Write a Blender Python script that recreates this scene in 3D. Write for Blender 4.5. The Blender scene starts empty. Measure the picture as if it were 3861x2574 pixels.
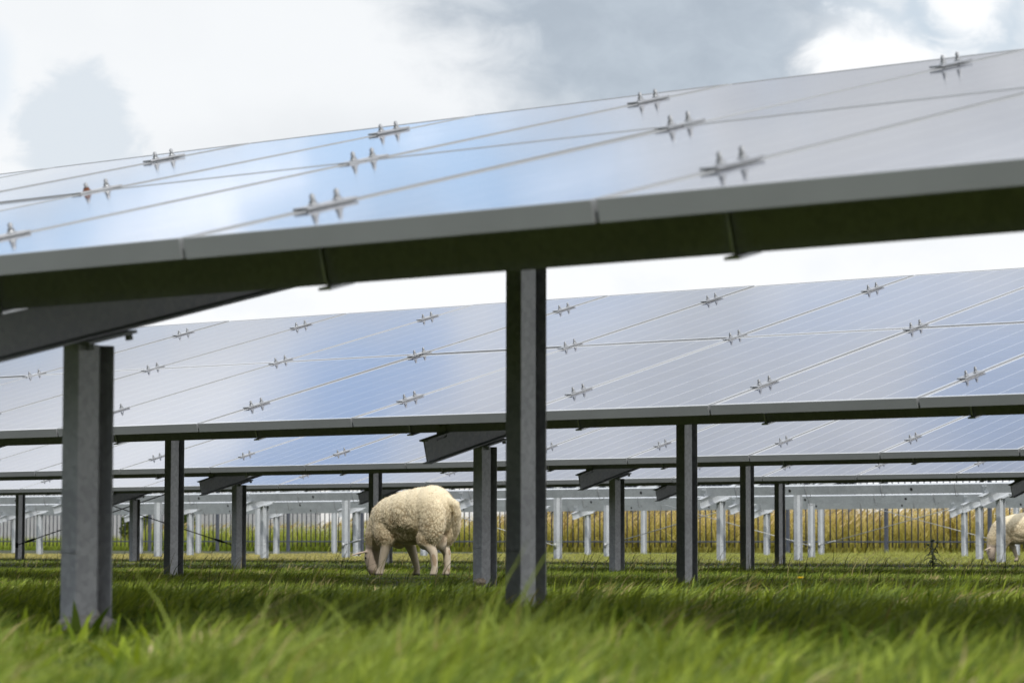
import bpy, bmesh, math, random
import numpy as np
from mathutils import Vector, Matrix, noise as mnoise
R = math.radians
rng = np.random.default_rng(7); random.seed(7)
C = bpy.context.scene.collection
sc = bpy.context.scene

# ---------------------------------------------------------------- camera
YAW, PITCH, ROLL, CAMZ = R(-40.08), R(3.908), R(.063), .195
fwd = Vector((math.sin(YAW)*math.cos(PITCH), math.cos(YAW)*math.cos(PITCH), math.sin(PITCH)))
rgt0 = Vector((math.cos(YAW), -math.sin(YAW), 0)); up0 = rgt0.cross(fwd)
rgt = math.cos(ROLL)*rgt0 + math.sin(ROLL)*up0; upv = -math.sin(ROLL)*rgt0 + math.cos(ROLL)*up0
cam = bpy.data.cameras.new('camera'); camo = bpy.data.objects.new('camera', cam); C.objects.link(camo)
camo.matrix_world = Matrix(((rgt.x, upv.x, -fwd.x, 0), (rgt.y, upv.y, -fwd.y, 0), (rgt.z, upv.z, -fwd.z, CAMZ), (0, 0, 0, 1)))
cam.sensor_width = 36; cam.lens = 103.67; cam.clip_start = .05; cam.clip_end = 6000
cam.dof.use_dof = True; cam.dof.focus_distance = 17.0; cam.dof.aperture_fstop = 8.5; cam.dof.aperture_blades = 9
sc.camera = camo

# ---------------------------------------------------------------- sky and sun
SUN_AZ, SUN_EL = R(131), R(51)
w = bpy.data.worlds.new('World'); sc.world = w; w.use_nodes = True
nt = w.node_tree; N = nt.nodes; L = nt.links; N.clear()
def nd(tree, typ, **kw):
    n = tree.nodes.new(typ)
    for k, v in kw.items():
        if k.startswith('i_'):
            key = k[2:]; key = int(key) if key.isdigit() else key.replace('_', ' ')
            s = n.inputs[key]
            if isinstance(v, bpy.types.NodeSocket): tree.links.new(v, s)
            else: s.default_value = v
        else: setattr(n, k, v)
    return n
def mth(op, a, b=None, c=None, clamp=False, tree=None):
    n = (tree or nt).nodes.new('ShaderNodeMath'); n.operation = op; n.use_clamp = clamp
    for i, v in enumerate((a, b, c)):
        if v is None: continue
        if isinstance(v, bpy.types.NodeSocket): (tree or nt).links.new(v, n.inputs[i])
        else: n.inputs[i].default_value = v
    return n.outputs[0]
def mix(fac, a, b, tree=None, blend='MIX'):
    t = tree or nt
    n = t.nodes.new('ShaderNodeMix'); n.data_type = 'RGBA'; n.blend_type = blend
    for s, v in ((n.inputs[0], fac), (n.inputs[6], a), (n.inputs[7], b)):
        if isinstance(v, bpy.types.NodeSocket): t.links.new(v, s)
        elif isinstance(v, (int, float)): s.default_value = v
        else: s.default_value = (*v, 1)
    return n.outputs[2]
def sstep(x, lo, hi, tree=None):
    t = tree or nt
    n = t.nodes.new('ShaderNodeMapRange'); n.interpolation_type = 'SMOOTHSTEP'
    t.links.new(x, n.inputs[0]); n.inputs[1].default_value = lo; n.inputs[2].default_value = hi
    return n.outputs[0]
sky = nd(nt, 'ShaderNodeTexSky', sky_type='NISHITA', sun_disc=False, sun_elevation=SUN_EL, sun_rotation=SUN_AZ, air_density=1.0, dust_density=1.2)
tc = nd(nt, 'ShaderNodeTexCoord'); dirv = tc.outputs['Generated']
sx = nd(nt, 'ShaderNodeSeparateXYZ', i_0=dirv)
az = mth('MULTIPLY', mth('ARCTAN2', sx.outputs[0], sx.outputs[1]), 180/math.pi)
el = mth('MULTIPLY', mth('ARCSINE', sx.outputs[2]), 180/math.pi)
cv = nd(nt, 'ShaderNodeCombineXYZ', i_0=az, i_1=mth('MULTIPLY', el, 1.5), i_2=0.0).outputs[0]
n_big = nd(nt, 'ShaderNodeTexNoise', i_Vector=cv, i_Scale=.22, i_Detail=7.0, i_Roughness=.55, i_Distortion=.3).outputs[0]
n_sm = nd(nt, 'ShaderNodeTexNoise', i_Vector=cv, i_Scale=.75, i_Detail=8.0, i_Roughness=.6, i_Distortion=.4).outputs[0]
n_dir = nd(nt, 'ShaderNodeTexNoise', i_Vector=dirv, i_Scale=2.3, i_Detail=6.0, i_Roughness=.55).outputs[0]
cvs = nd(nt, 'ShaderNodeCombineXYZ', i_0=mth('MULTIPLY', az, .45), i_1=mth('MULTIPLY', el, 3.2), i_2=3.1).outputs[0]
n_str = nd(nt, 'ShaderNodeTexNoise', i_Vector=cvs, i_Scale=.5, i_Detail=5.0, i_Roughness=.5, i_Distortion=.8).outputs[0]
def blob(a0, e0, ra, re, soft=.5, nz=.9, nsrc=None):
    dx = mth('DIVIDE', mth('SUBTRACT', az, a0), ra); dy = mth('DIVIDE', mth('SUBTRACT', el, e0), re)
    d = mth('SQRT', mth('ADD', mth('MULTIPLY', dx, dx), mth('MULTIPLY', dy, dy)))
    d = mth('ADD', d, mth('MULTIPLY', mth('SUBTRACT', nsrc or n_sm, .5), nz*2))
    return sstep(mth('SUBTRACT', 1.0, d), -soft, soft)
def vmax(*xs):
    r = xs[0]
    for x in xs[1:]: r = mth('MAXIMUM', r, x)
    return r
WHITE = (7.8, 8.0, 8.2)
# clouds seen straight above the rows
n_mix = mth('ADD', mth('MULTIPLY', n_big, .55), mth('MULTIPLY', n_sm, .45))
n_mix = mth('ADD', .5, mth('MULTIPLY', mth('SUBTRACT', n_mix, .5), 1.9))
B = lambda *a: blob(*a, nsrc=n_mix)
col = mix(mth('MULTIPLY', sstep(n_big, .45, .75), .22), WHITE, (6.9, 7.15, 7.4))
col = mix(mth('MULTIPLY', B(-48.5, 7.9, 1.0, 1.4, .28, .95), .62), col, (5.3, 6.0, 6.7))
col = mix(mth('MULTIPLY', B(-50.2, 8.9, .4, .9, .6, .6), .4), col, (5.6, 6.6, 7.6))
col = mix(mth('MULTIPLY', B(-43.2, 7.4, 2.6, .9, .9, .5), .42), col, (5.8, 6.1, 6.4))
col = mix(vmax(B(-36.9, 9.6, 3.7, 2.1, .45, .42), B(-37.6, 11.0, 4.2, 1.7, .5, .5)), col, mix(sstep(n_mix, .25, .75), (3.75, 4.3, 4.95), (4.5, 5.1, 5.75)))
col = mix(mth('MULTIPLY', B(-31.4, 9.9, 1.9, 1.1, .6, 1.1), .8), col, (4.6, 5.5, 6.4))
col = mix(mth('MULTIPLY', B(-33.1, 9.1, 1.25, .85, .45, 1.2), .97), col, (8.8, 8.9, 9.0))
col = mix(mth('MULTIPLY', B(-31.2, 10.3, .7, .9, .45, 1.3), .9), col, (8.8, 8.9, 9.0))
# the band higher up that the glass mirrors
col = mix(sstep(mth('SUBTRACT', 7.0, el), 0, 2), col, mix(mth('MULTIPLY', sstep(n_mix, .5, .8), .35), (8.3, 8.45, 8.65), (7.1, 7.5, 7.9)))
hi = sstep(el, 10.8, 11.8)
lav_lo = mix(sstep(n_str, .35, .62), (4.0, 4.15, 4.5), (6.0, 6.15, 6.4))
lav_hi = mix(sstep(n_big, .35, .7), (8.3, 8.65, 9.3), (6.2, 6.6, 7.2))
lav_hi = mix(sstep(mth('MULTIPLY', az, -1.), 44, 49), lav_hi, (10.2, 10.5, 11.0))
lav = mix(sstep(el, 14.5, 18.0), lav_lo, lav_hi)
skyblue = mix(.6, sky.outputs[0], mix(sstep(el, 14, 18), (5.8, 7.9, 10.8), (4.7, 6.9, 11.0)))
bl = [(-47.0, 13.0, 8.0, 1.9, 1.0), (-40.9, 14.6, 2.9, 1.1, 1.0), (-45.6, 17.8, 1.9, 1.0, .85), (-47.6, 18.9, 2.2, .8, .9), (-33.2, 21.9, 1.8, 1.5, .56), (-40.6, 17.6, 2.0, .6, .4), (-36.0, 19.3, 2.2, .7, .4)]
bm_ = vmax(*[mth('MULTIPLY', blob(a, e, ra, re, .7, .75, n_mix), k) for a, e, ra, re, k in bl])
streak = mth('MULTIPLY', sstep(n_str, .52, .62), sstep(mth('SUBTRACT', 16.0, el), 0, 1.5))
upper = mix(bm_, lav, mix(streak, skyblue, (10.8, 11.1, 11.8)))
# overhead and all round: broken cloud
cov = sstep(n_dir, .36, .6)
over = mix(cov, sky.outputs[0], (11.5, 11.6, 12.0))
upper = mix(sstep(el, 27, 36), upper, over)
col = mix(hi, col, upper)
# veiled glare of cloud on the sun's side, an added dark low bank behind the photographer
fr = nd(nt, 'ShaderNodeVectorMath', operation='DOT_PRODUCT', i_0=dirv, i_1=(-.35, -.93, .1)).outputs['Value']
col = mix(sstep(fr, .2, .8), col, (7.6, 8.1, 8.9))
col = mix(mth('MULTIPLY', sstep(fr, .35, .75), sstep(mth('SUBTRACT', 20.0, el), 0, 9)), col, (1.6, 1.75, 2.0))  # unseen dark band added low behind, so front-facing steel stays shaded
gl = nd(nt, 'ShaderNodeVectorMath', operation='DOT_PRODUCT', i_0=dirv, i_1=(.94, .02, .34)).outputs['Value']
col = mix(sstep(gl, .45, .95), col, (14., 13.8, 13.6))
bg = nd(nt, 'ShaderNodeBackground', i_Color=col, i_Strength=.1)
L.new(bg.outputs[0], nd(nt, 'ShaderNodeOutputWorld').inputs[0])

sl = bpy.data.lights.new('sun', 'SUN'); sl.energy = 2.0; sl.angle = R(2.0); sl.color = (1, .95, .86)
so = bpy.data.objects.new('sun', sl); C.objects.link(so)
sdir = Vector((math.sin(SUN_AZ)*math.cos(SUN_EL), math.cos(SUN_AZ)*math.cos(SUN_EL), math.sin(SUN_EL)))
so.rotation_euler = sdir.to_track_quat('Z', 'Y').to_euler()
sc.view_settings.view_transform = 'Standard'; sc.view_settings.look = 'None'
sc.view_settings.exposure = .25; sc.view_settings.gamma = 1
sc.cycles.max_bounces = 8; sc.cycles.caustics_reflective = False; sc.cycles.caustics_refractive = False

# ---------------------------------------------------------------- materials
def mat(name):
    m = bpy.data.materials.new(name); m.use_nodes = True
    t = m.node_tree; t.nodes.clear()
    out = t.nodes.new('ShaderNodeOutputMaterial'); p = t.nodes.new('ShaderNodeBsdfPrincipled')
    t.links.new(p.outputs[0], out.inputs[0]); return m, t, p
def simple(name, c, rough=.5, metal=0., var=.0, scale=8., bump=0.):
    m, t, p = mat(name); p.inputs['Roughness'].default_value = rough; p.inputs['Metallic'].default_value = metal
    o = nd(t, 'ShaderNodeTexCoord').outputs['Object']
    nz = nd(t, 'ShaderNodeTexNoise', i_Vector=o, i_Scale=scale, i_Detail=6.0, i_Roughness=.6).outputs[0]
    a = tuple(max(0, x*(1-var)) for x in c); b = tuple(x*(1+var) for x in c)
    t.links.new(mix(sstep(nz, .3, .7, t), a, b, t), p.inputs['Base Color'])
    if bump:
        bp = nd(t, 'ShaderNodeBump', i_Strength=bump, i_Distance=.002, i_Height=nz); t.links.new(bp.outputs[0], p.inputs['Normal'])
    return m
def galv(name, c, c2, rough=.5, metal=.45):
    """spangled zinc: big soft patches, small flakes and a few run marks"""
    m, t, p = mat(name); p.inputs['Metallic'].default_value = metal
    o = nd(t, 'ShaderNodeTexCoord').outputs['Object']
    n1 = nd(t, 'ShaderNodeTexNoise', i_Vector=o, i_Scale=5.0, i_Detail=5.0, i_Roughness=.6).outputs[0]
    v = nd(t, 'ShaderNodeTexVoronoi', i_Vector=o, i_Scale=70.0)
    f = mth('ADD', mth('MULTIPLY', n1, .8, tree=t), mth('MULTIPLY', nd(t, 'ShaderNodeSeparateColor', i_0=v.outputs['Color']).outputs[0], .22, tree=t), tree=t)
    ms = nd(t, 'ShaderNodeMapping', i_Vector=o, i_Scale=(30., 30., 1.5))
    n2 = nd(t, 'ShaderNodeTexNoise', i_Vector=ms.outputs[0], i_Scale=1.0, i_Detail=4.0).outputs[0]
    cc = mix(sstep(f, .3, .75, t), c, c2, t)
    cc = mix(mth('MULTIPLY', sstep(n2, .62, .75, t), .35, tree=t), cc, (.2, .19, .17), t)
    t.links.new(cc, p.inputs['Base Color'])
    t.links.new(mth('ADD', mth('MULTIPLY', f, .25, tree=t), rough-.12, tree=t), p.inputs['Roughness'])
    return m
ZA, ZB = (.36, .38, .40), (.46, .48, .50)
M = {}
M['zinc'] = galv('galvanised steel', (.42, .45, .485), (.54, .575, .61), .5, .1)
M['zinc_shaded'] = galv('shaded zinc', (.20, .212, .237), (.29, .303, .333), .48, .15)  # darker copy of the zinc, shade under the panels put into the colour
M['zinc_rail'] = galv('shaded zinc rail', (.205, .205, .295), (.28, .28, .38), .5, .1)  # blue-violet tint put in to offset green light bounced off the grass
M['zinc_post'] = galv('shaded zinc post', (.29, .30, .325), (.45, .465, .49), .5, .2)  # likewise a darker copy, for posts shaded by the panels
M['alu'] = simple('anodised aluminium', (.31, .325, .34), .42, .2, .05, 3)
M['steel'] = simple('stainless steel', (.44, .455, .475), .32, .85, .08, 40)
M['rust'] = simple('rust', (.16, .060, .028), .8, 0, .3, 90)
M['dark'] = simple('hole shade', (.012, .012, .013), .7)  # shade inside the purlin holes, painted as flat dark discs
M['cable'] = simple('dark wire rope', (.045, .045, .048), .5, .5, .2, 60)
M['cable_light'] = simple('zinc wire rope', (.42, .44, .45), .45, .5, .15, 60)
M['fence'] = simple('blue grey powder coat', (.075, .086, .110), .5, 0, .12, 12)
M['white'] = simple('white cladding', (.78, .78, .79), .5, 0, .03, 2)
M['concrete'] = simple('concrete', (.42, .40, .37), .9, 0, .25, 45, .6)
M['stone'] = simple('stone', (.33, .27, .21), .9, 0, .35, 60, .6)
def glass_mat():
    m, t, p = mat('solar cells under glass')
    uv = nd(t, 'ShaderNodeUVMap').outputs[0]; s = nd(t, 'ShaderNodeSeparateXYZ', i_0=uv)
    def line(x, n, wd):
        f = mth('FRACT', mth('MULTIPLY', x, n, tree=t), tree=t)
        d = mth('SUBTRACT', .5, mth('ABSOLUTE', mth('SUBTRACT', f, .5, tree=t), tree=t), tree=t)
        return mth('LESS_THAN', d, wd, tree=t)
    u, v = s.outputs[0], s.outputs[1]
    gap = mth('MAXIMUM', mth('MULTIPLY', line(u, 6, .014), .8, tree=t), mth('MULTIPLY', line(v, 10, .010), .22, tree=t), tree=t)
    bus = line(mth('ADD', u, .5/18, tree=t), 18, .018)
    oi = nd(t, 'ShaderNodeObjectInfo').outputs['Random']
    wn = nd(t, 'ShaderNodeTexWhiteNoise', noise_dimensions='3D')
    sn = nd(t, 'ShaderNodeVectorMath', operation='FLOOR', i_0=nd(t, 'ShaderNodeVectorMath', operation='MULTIPLY', i_0=uv, i_1=(6, 10, 1)).outputs[0])
    t.links.new(sn.outputs[0], wn.inputs['Vector'])
    cell = mix(wn.outputs[0], (.008, .016, .050), (.014, .025, .070), t)
    c = mix(mth('MULTIPLY', bus, .12, tree=t), cell, (.30, .32, .36), t)
    c = mix(gap, c, (.55, .56, .58), t)
    ed = mth('MAXIMUM', mth('ABSOLUTE', mth('SUBTRACT', u, .5, tree=t), tree=t), mth('ABSOLUTE', mth('SUBTRACT', v, .5, tree=t), tree=t), tree=t)
    c = mix(mth('GREATER_THAN', ed, .5, tree=t), c, (.60, .61, .62), t)
    t.links.new(c, p.inputs['Base Color'])
    o = nd(t, 'ShaderNodeTexCoord').outputs['Object']
    ms = nd(t, 'ShaderNodeMapping', i_Vector=o, i_Scale=(9., 60., 1.))
    st = nd(t, 'ShaderNodeTexNoise', i_Vector=ms.outputs[0], i_Scale=1.0, i_Detail=5.0).outputs[0]
    dust = nd(t, 'ShaderNodeTexNoise', i_Vector=o, i_Scale=2.2, i_Detail=4.0).outputs[0]
    t.links.new(mth('ADD', mth('MULTIPLY', st, .07, tree=t), mth('MULTIPLY', dust, .06, tree=t), tree=t), p.inputs['Roughness'])
    p.inputs['IOR'].default_value = 1.52
    p.inputs['Coat Weight'].default_value = .55; p.inputs['Coat Roughness'].default_value = .09; p.inputs['Coat IOR'].default_value = 1.45
    bp = nd(t, 'ShaderNodeBump', i_Strength=.05, i_Distance=.0006, i_Height=st); t.links.new(bp.outputs[0], p.inputs['Normal'])
    return m
M['glass'] = glass_mat()
M['back'] = simple('white backsheet', (.62, .63, .64), .6)

# ---------------------------------------------------------------- mesh helpers
class MB:
    def __init__(s): s.v = []; s.f = []; s.m = []; s.sm = []
    def face(s, idx, mi=0, sm=False): s.f.append(idx); s.m.append(mi); s.sm.append(sm)
    def box(s, x0, x1, y0, y1, z0, z1, mi=0):
        b = len(s.v); s.v += [(x, y, z) for z in (z0, z1) for y in (y0, y1) for x in (x0, x1)]
        for q in ((0, 2, 3, 1), (4, 5, 7, 6), (0, 1, 5, 4), (2, 6, 7, 3), (0, 4, 6, 2), (1, 3, 7, 5)): s.face([b+i for i in q], mi)
        return s
    def prism(s, poly, axis, a0, a1, mi=0, caps=True):
        """poly of 2D points swept along axis 0/1/2 from a0 to a1"""
        b = len(s.v); n = len(poly)
        for a in (a0, a1):
            for p, q in poly:
                s.v.append({0: (a, p, q), 1: (p, a, q), 2: (p, q, a)}[axis])
        for i in range(n):
            j = (i+1) % n; s.face([b+i, b+j, b+n+j, b+n+i], mi)
        if caps: s.face([b+i for i in range(n)][::-1], mi); s.face([b+n+i for i in range(n)], mi)
        return s
    def tube(s, pts, r, n=6, mi=0, caps=True, sm=True):
        pts = [Vector(p) for p in pts]; b = len(s.v); up = Vector((.31, .17, .93))
        for i, p in enumerate(pts):
            d = (pts[min(i+1, len(pts)-1)]-pts[max(i-1, 0)]).normalized()
            a = d.cross(up); a = (a if a.length > 1e-4 else d.cross(Vector((1, 0, 0)))).normalized(); c = d.cross(a)
            rr = r[i] if isinstance(r, (list, tuple)) else r
            for k in range(n):
                t = 2*math.pi*k/n; s.v.append(tuple(p+rr*(math.cos(t)*a+math.sin(t)*c)))
        for i in range(len(pts)-1):
            for k in range(n):
                l = (k+1) % n; s.face([b+i*n+k, b+i*n+l, b+(i+1)*n+l, b+(i+1)*n+k], mi, sm)
        if caps:
            s.face([b+k for k in range(n)][::-1], mi); e = b+(len(pts)-1)*n; s.face([e+k for k in range(n)], mi)
        return s
    def mesh(s, name, mats, bevel=0):
        me = bpy.data.meshes.new(name); me.from_pydata(s.v, [], s.f)
        for m in (mats if isinstance(mats, (list, tuple)) else [mats]): me.materials.append(m)
        me.polygons.foreach_set('material_index', s.m); me.polygons.foreach_set('use_smooth', s.sm)
        bm = bmesh.new(); bm.from_mesh(me); bmesh.ops.recalc_face_normals(bm, faces=bm.faces)
        if bevel:
            bmesh.ops.bevel(bm, geom=[e for e in bm.edges if len(e.link_faces) == 2 and e.calc_face_angle(0) > .5], offset=bevel, segments=2, affect='EDGES', profile=.5)
        bm.to_mesh(me); bm.free(); return me
def link(name, me, parent=None, loc=(0, 0, 0), rot=(0, 0, 0), label=None, cat=None, group=None, kind=None):
    o = bpy.data.objects.new(name, me); C.objects.link(o); o.location = loc; o.rotation_euler = rot
    if parent: o.parent = parent
    for k, v in (('label', label), ('category', cat), ('group', group), ('kind', kind)):
        if v: o[k] = v
    return o
def vnoise(x, y, s, seed=0):
    """smooth value noise on numpy arrays"""
    x = np.asarray(x)/s; y = np.asarray(y)/s; xi = np.floor(x).astype(np.int64); yi = np.floor(y).astype(np.int64)
    fx = x-xi; fy = y-yi; fx = fx*fx*(3-2*fx); fy = fy*fy*(3-2*fy)
    def h(a, b):
        k = (a*374761393+b*668265263+seed*974711) & 0xffffffff; k = ((k ^ (k >> 13))*1274126177) & 0xffffffff
        return ((k ^ (k >> 16)) & 0xffff)/65535.
    return (h(xi, yi)*(1-fx)+h(xi+1, yi)*fx)*(1-fy)+(h(xi, yi+1)*(1-fx)+h(xi+1, yi+1)*fx)*fy

# ---------------------------------------------------------------- ground
def ground():
    m, t, p = mat('pasture soil and turf'); o = nd(t, 'ShaderNodeTexCoord').outputs['Object']
    a = nd(t, 'ShaderNodeTexNoise', i_Vector=o, i_Scale=.5, i_Detail=6.0).outputs[0]
    b = nd(t, 'ShaderNodeTexNoise', i_Vector=o, i_Scale=14., i_Detail=6.0).outputs[0]
    c = mix(sstep(a, .35, .65, t), (.020, .030, .007), (.036, .046, .012), t)
    c = mix(sstep(b, .55, .75, t), c, (.06, .042, .022), t)
    t.links.new(c, p.inputs['Base Color']); p.inputs['Roughness'].default_value = .95
    mb = MB(); n = 48; ext = 2500
    g = [math.copysign(abs(u)**3, u)*ext for u in np.linspace(-1, 1, n)]
    for y in g:
        for x in g: mb.v.append((x-15, y+20, -.012))
    for j in range(n-1):
        for i in range(n-1): mb.face([j*n+i, j*n+i+1, (j+1)*n+i+1, (j+1)*n+i], 0, True)
    link('ground', mb.mesh('ground', m), kind='structure', label='flat pasture ground under and beyond the solar rows')
ground()

# ---------------------------------------------------------------- solar rows
PL, PW, GAPY, GAPX, FH = 1.621, .988, .014, .012, .040
PUR_S = (.41, 1.628, 2.85); PDC, PWD = .116, .062; RD = .112; FY, BY = .69, 2.27
def panel_frame():
    mb = MB(); lw = .010
    x1, y1 = PW, PL
    mb.box(0, x1, 0, lw, -FH, 0); mb.box(0, x1, y1-lw, y1, -FH, 0)
    mb.box(0, lw, lw, y1-lw, -FH, 0); mb.box(x1-lw, x1, lw, y1-lw, -FH, 0)
    return mb.mesh('panel_frame', M['alu'])
def panel_glass():
    mb = MB(); lw = .010; mb.box(lw, PW-lw, lw, PL-lw, -.007, -.0015, 0); mb.m = [1, 0, 1, 1, 1, 1]
    me = mb.mesh('panel_glass', [M['glass'], M['back']])
    uv = me.uv_layers.new(name='UVMap'); mx, my = .020, .028
    for lp in me.loops:
        v = me.vertices[lp.vertex_index].co
        uv.data[lp.index].uv = ((v.x-mx)/(PW-2*mx), (v.y-my)/(PL-2*my))
    return me
ME = dict(frame=panel_frame(), glass=panel_glass())
ME['plate'] = MB().box(-.02, .02, -.0765, .0765, .0012, .007).mesh('clamp_plate', M['steel'], .001)
def ubolt(top, depth):
    r = .0036; h = .0365; pts = [(0, -h, top)]
    for a in np.linspace(0, math.pi, 7): pts.append((.004*math.sin(a), -h+.012*(1-math.cos(a))/1 if a < math.pi/2 else h-.012*(1+math.cos(a)), -depth-.010+ (.012*(1-math.sin(a)))))
    pts.append((0, h, top)); mb = MB().tube(pts, r, 7)
    if top > .02: mb.box(-.017, .017, -.043, .030, -depth-.0165, -depth-.0105)
    return mb.mesh('u_bolt', M['steel'], 0)
ME['ubolt'] = ubolt(.028, FH+PDC-.0075)
ME['hook'] = ubolt(.012, .102+.026); ME['hook'].materials[0] = simple('dull wire', (.22, .23, .24), .5, .4)
def nut(m):
    mb = MB()
    def ring(r0, r1, z0, z1, n):
        b = len(mb.v)
        for r, z in ((r0, z0), (r1, z1)): mb.v.extend([(r*math.cos(k*2*math.pi/n), r*math.sin(k*2*math.pi/n), z) for k in range(n)])
        for k in range(n): mb.face([b+k, b+(k+1) % n, b+n+(k+1) % n, b+n+k])
        mb.face([b+k for k in range(n)][::-1]); mb.face([b+n+k for k in range(n)])
    ring(.0115, .0115, .0072, .0090, 14); ring(.0115, .0080, .0091, .0110, 14)
    ring(.0080, .0080, .0111, .0165, 6); top_from = len(mb.f); ring(.0050, .0048, .0171, .0215, 8); ring(.0068, .0058, .0216, .0262, 6); ring(.0042, .0032, .0263, .0300, 8)
    if m is M['rust']:
        for k in range(top_from, len(mb.f)): mb.m[k] = 1
    return mb.mesh('nut', [m, M['steel']])
ME['nut'] = nut(M['steel']); ME['rusty_nut'] = nut(M['rust'])
# sigma section post in plan (x across the row, y up the slope)
SIG = [(-.029, -.055), (.025, -.055), (.025, .008), (.021, .0115), (-.018, .0125), (-.018, .0505), (.025, .0505), (.025, .055), (-.029, .055)]
def post_mesh(h, zm, mark, holes):
    mb = MB(); mb.prism(SIG, 2, -.25, h, 0)
    if mark: mb.box(-.0285, .0245, -.0570, -.0552, .171, .176, 1)
    if holes: [mb.tube([(.0249, yy, zz), (.0262, yy, zz)], .007, 8, 1) for yy, zz in ((-.02, .205), (-.02, .165))]
    return mb.mesh('post', [zm, M['cable']], .0025)
ISEC = [(-.0275, 0), (.0275, 0), (.0275, -.006), (.0035, -.010), (.0035, -RD+.010), (.0275, -RD+.006), (.0275, -RD), (-.0275, -RD), (-.0275, -RD+.006), (-.0035, -RD+.010), (-.0035, -.010), (-.0275, -.006)]
def csec(PD):
    w2, t, lip = PWD/2, .003, .016    # open to the back
    return [(-w2, 0), (w2, 0), (w2, -lip), (w2-t, -lip), (w2-t, -t), (-w2+t, -t), (-w2+t, -PD+t), (w2-t, -PD+t), (w2-t, -PD+lip), (w2, -PD+lip), (w2, -PD), (-w2, -PD)]
def copy(o, parent):
    c = o.copy(); C.objects.link(c); c.parent = parent; return c
def footing():
    bm = bmesh.new(); bmesh.ops.create_icosphere(bm, subdivisions=4, radius=1)
    for v in bm.verts:
        k = 1+.30*mnoise.noise(v.co*1.9)+.10*mnoise.noise(v.co*6); v.co = Vector((v.co.x*.056*k, v.co.y*.085*k, v.co.z*.042*k))
    me = bpy.data.meshes.new('concrete_footing'); bm.to_mesh(me); bm.free(); me.materials.append(M['concrete']); return me
FOOT = footing()
def row(name, label, cat, group, y0, ze, tilt, x0, xa, xb, jr, postx, panels, zm, brace=None, cz='cable', marks=True):
    """y0 / ze: low edge of the panels on plan and in height; x0: a panel joint; jr: joints from..to; postx: x of each post pair"""
    ct, st = math.cos(tilt), math.sin(tilt); PD = PDC if panels else .102
    root = link(name, None, None, (x0, y0, 0), label=label, cat=cat, group=group); root.empty_display_size = .3
    P = lambda x, s, n=0.: (x-x0, s*ct-n*st, ze+s*st+n*ct)
    rnd = random.Random(int(y0*100))
    if panels:
        for j in range(jr[0], jr[1]):
            for k in (0, 1):
                x = x0+j+GAPX/2; s = k*(PL+GAPY)
                o = link('solar_panel', ME['frame'], root, P(x, s), (tilt+R(rnd.uniform(-.12, .12)), R(rnd.uniform(-.10, .10)), 0))
                link('glass', ME['glass'], o)
    nf = -FH
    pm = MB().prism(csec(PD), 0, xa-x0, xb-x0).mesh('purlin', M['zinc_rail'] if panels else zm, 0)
    purl = []
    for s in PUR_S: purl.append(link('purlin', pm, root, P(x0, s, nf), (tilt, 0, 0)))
    for j in range(jr[0], jr[1]+1):
        for i, s in enumerate(PUR_S):
            x = x0+j
            if panels:
                c = link('clamp', ME['plate'], root, P(x, s), (tilt, 0, R(rnd.uniform(-2.5, 2.5))))
                link('u_bolt', ME['ubolt'], c)
                rusty = y0 < 5 and j == -2 and i == 1
                a = link('nut', ME['rusty_nut' if rusty else 'nut'], c, (0, -.0365, 0)); link('nut', ME['nut'], c, (0, .0365, 0))
                if rusty: a['label'] = 'rusty orange nut on a clamp'
            elif i == 0 or i == 1: link('hook', ME['hook'], root, P(x+rnd.uniform(-.05, .05), s, nf), (tilt, 0, R(rnd.uniform(-12, 12))))
    nr = nf-PD-.001
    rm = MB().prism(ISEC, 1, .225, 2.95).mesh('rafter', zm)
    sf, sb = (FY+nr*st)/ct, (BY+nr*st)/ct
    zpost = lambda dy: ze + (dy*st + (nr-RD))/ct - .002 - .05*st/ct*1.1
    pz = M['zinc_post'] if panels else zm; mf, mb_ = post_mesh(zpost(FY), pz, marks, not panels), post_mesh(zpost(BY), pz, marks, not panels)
    br = MB().box(-.030, .030, -.0352, -.0316, -PD-.02, -.01).box(-.030, .030, -.10, -.0354, -PD-.024, -PD-.0203)
    for q in ((-.016, -.03), (.016, -.03), (0, -.085)): br.tube([(q[0], -.0355, q[1]), (q[0], -.047, q[1])], .007, 6)
    brm = br.mesh('bracket', zm)
    gus = MB().box(-.05, .05, -.075, .075, -RD-.0085, -RD-.0012).tube([(.036, .06, -RD-.0086), (.036, .06, -RD-.022)], .009, 6).tube([(.036, -.06, -RD-.0086), (.036, -.06, -RD-.022)], .009, 6).mesh('head_plate', zm)
    for X in postx:
        link('rafter', rm, root, P(X, 0, nr), (tilt, 0, 0))
        link('post', mf, root, (X-x0, FY, 0)); link('post', mb_, root, (X-x0-(.010 if panels else 0), BY, 0))
        if y0 < 5: link('concrete_footing', FOOT, root, (X-x0, FY, 0), (0, 0, X*3))
        link('bracket', brm, root, P(X-.02, PUR_S[0], nf), (tilt, 0, 0))
        for dy, s in ((FY, sf), (BY, sb)): link('head_plate', gus, root, P(X, s, nr), (tilt, 0, 0))
    if not panels:
        hm = MB().prism([(.017*math.cos(k*math.pi/8), .017*math.sin(k*math.pi/8)-PD*.5) for k in range(16)], 1, -PWD/2-.002, -PWD/2-.0005).mesh('cable_hole', M['dark'])  # dark disc stands in for the shaded inside of a hole
        for X in postx: link('cable_hole', hm, purl[0], (X-x0+1.18, 0, 0)); link('cable_hole', hm, purl[0], (X-x0-.95, 0, 0))
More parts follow.
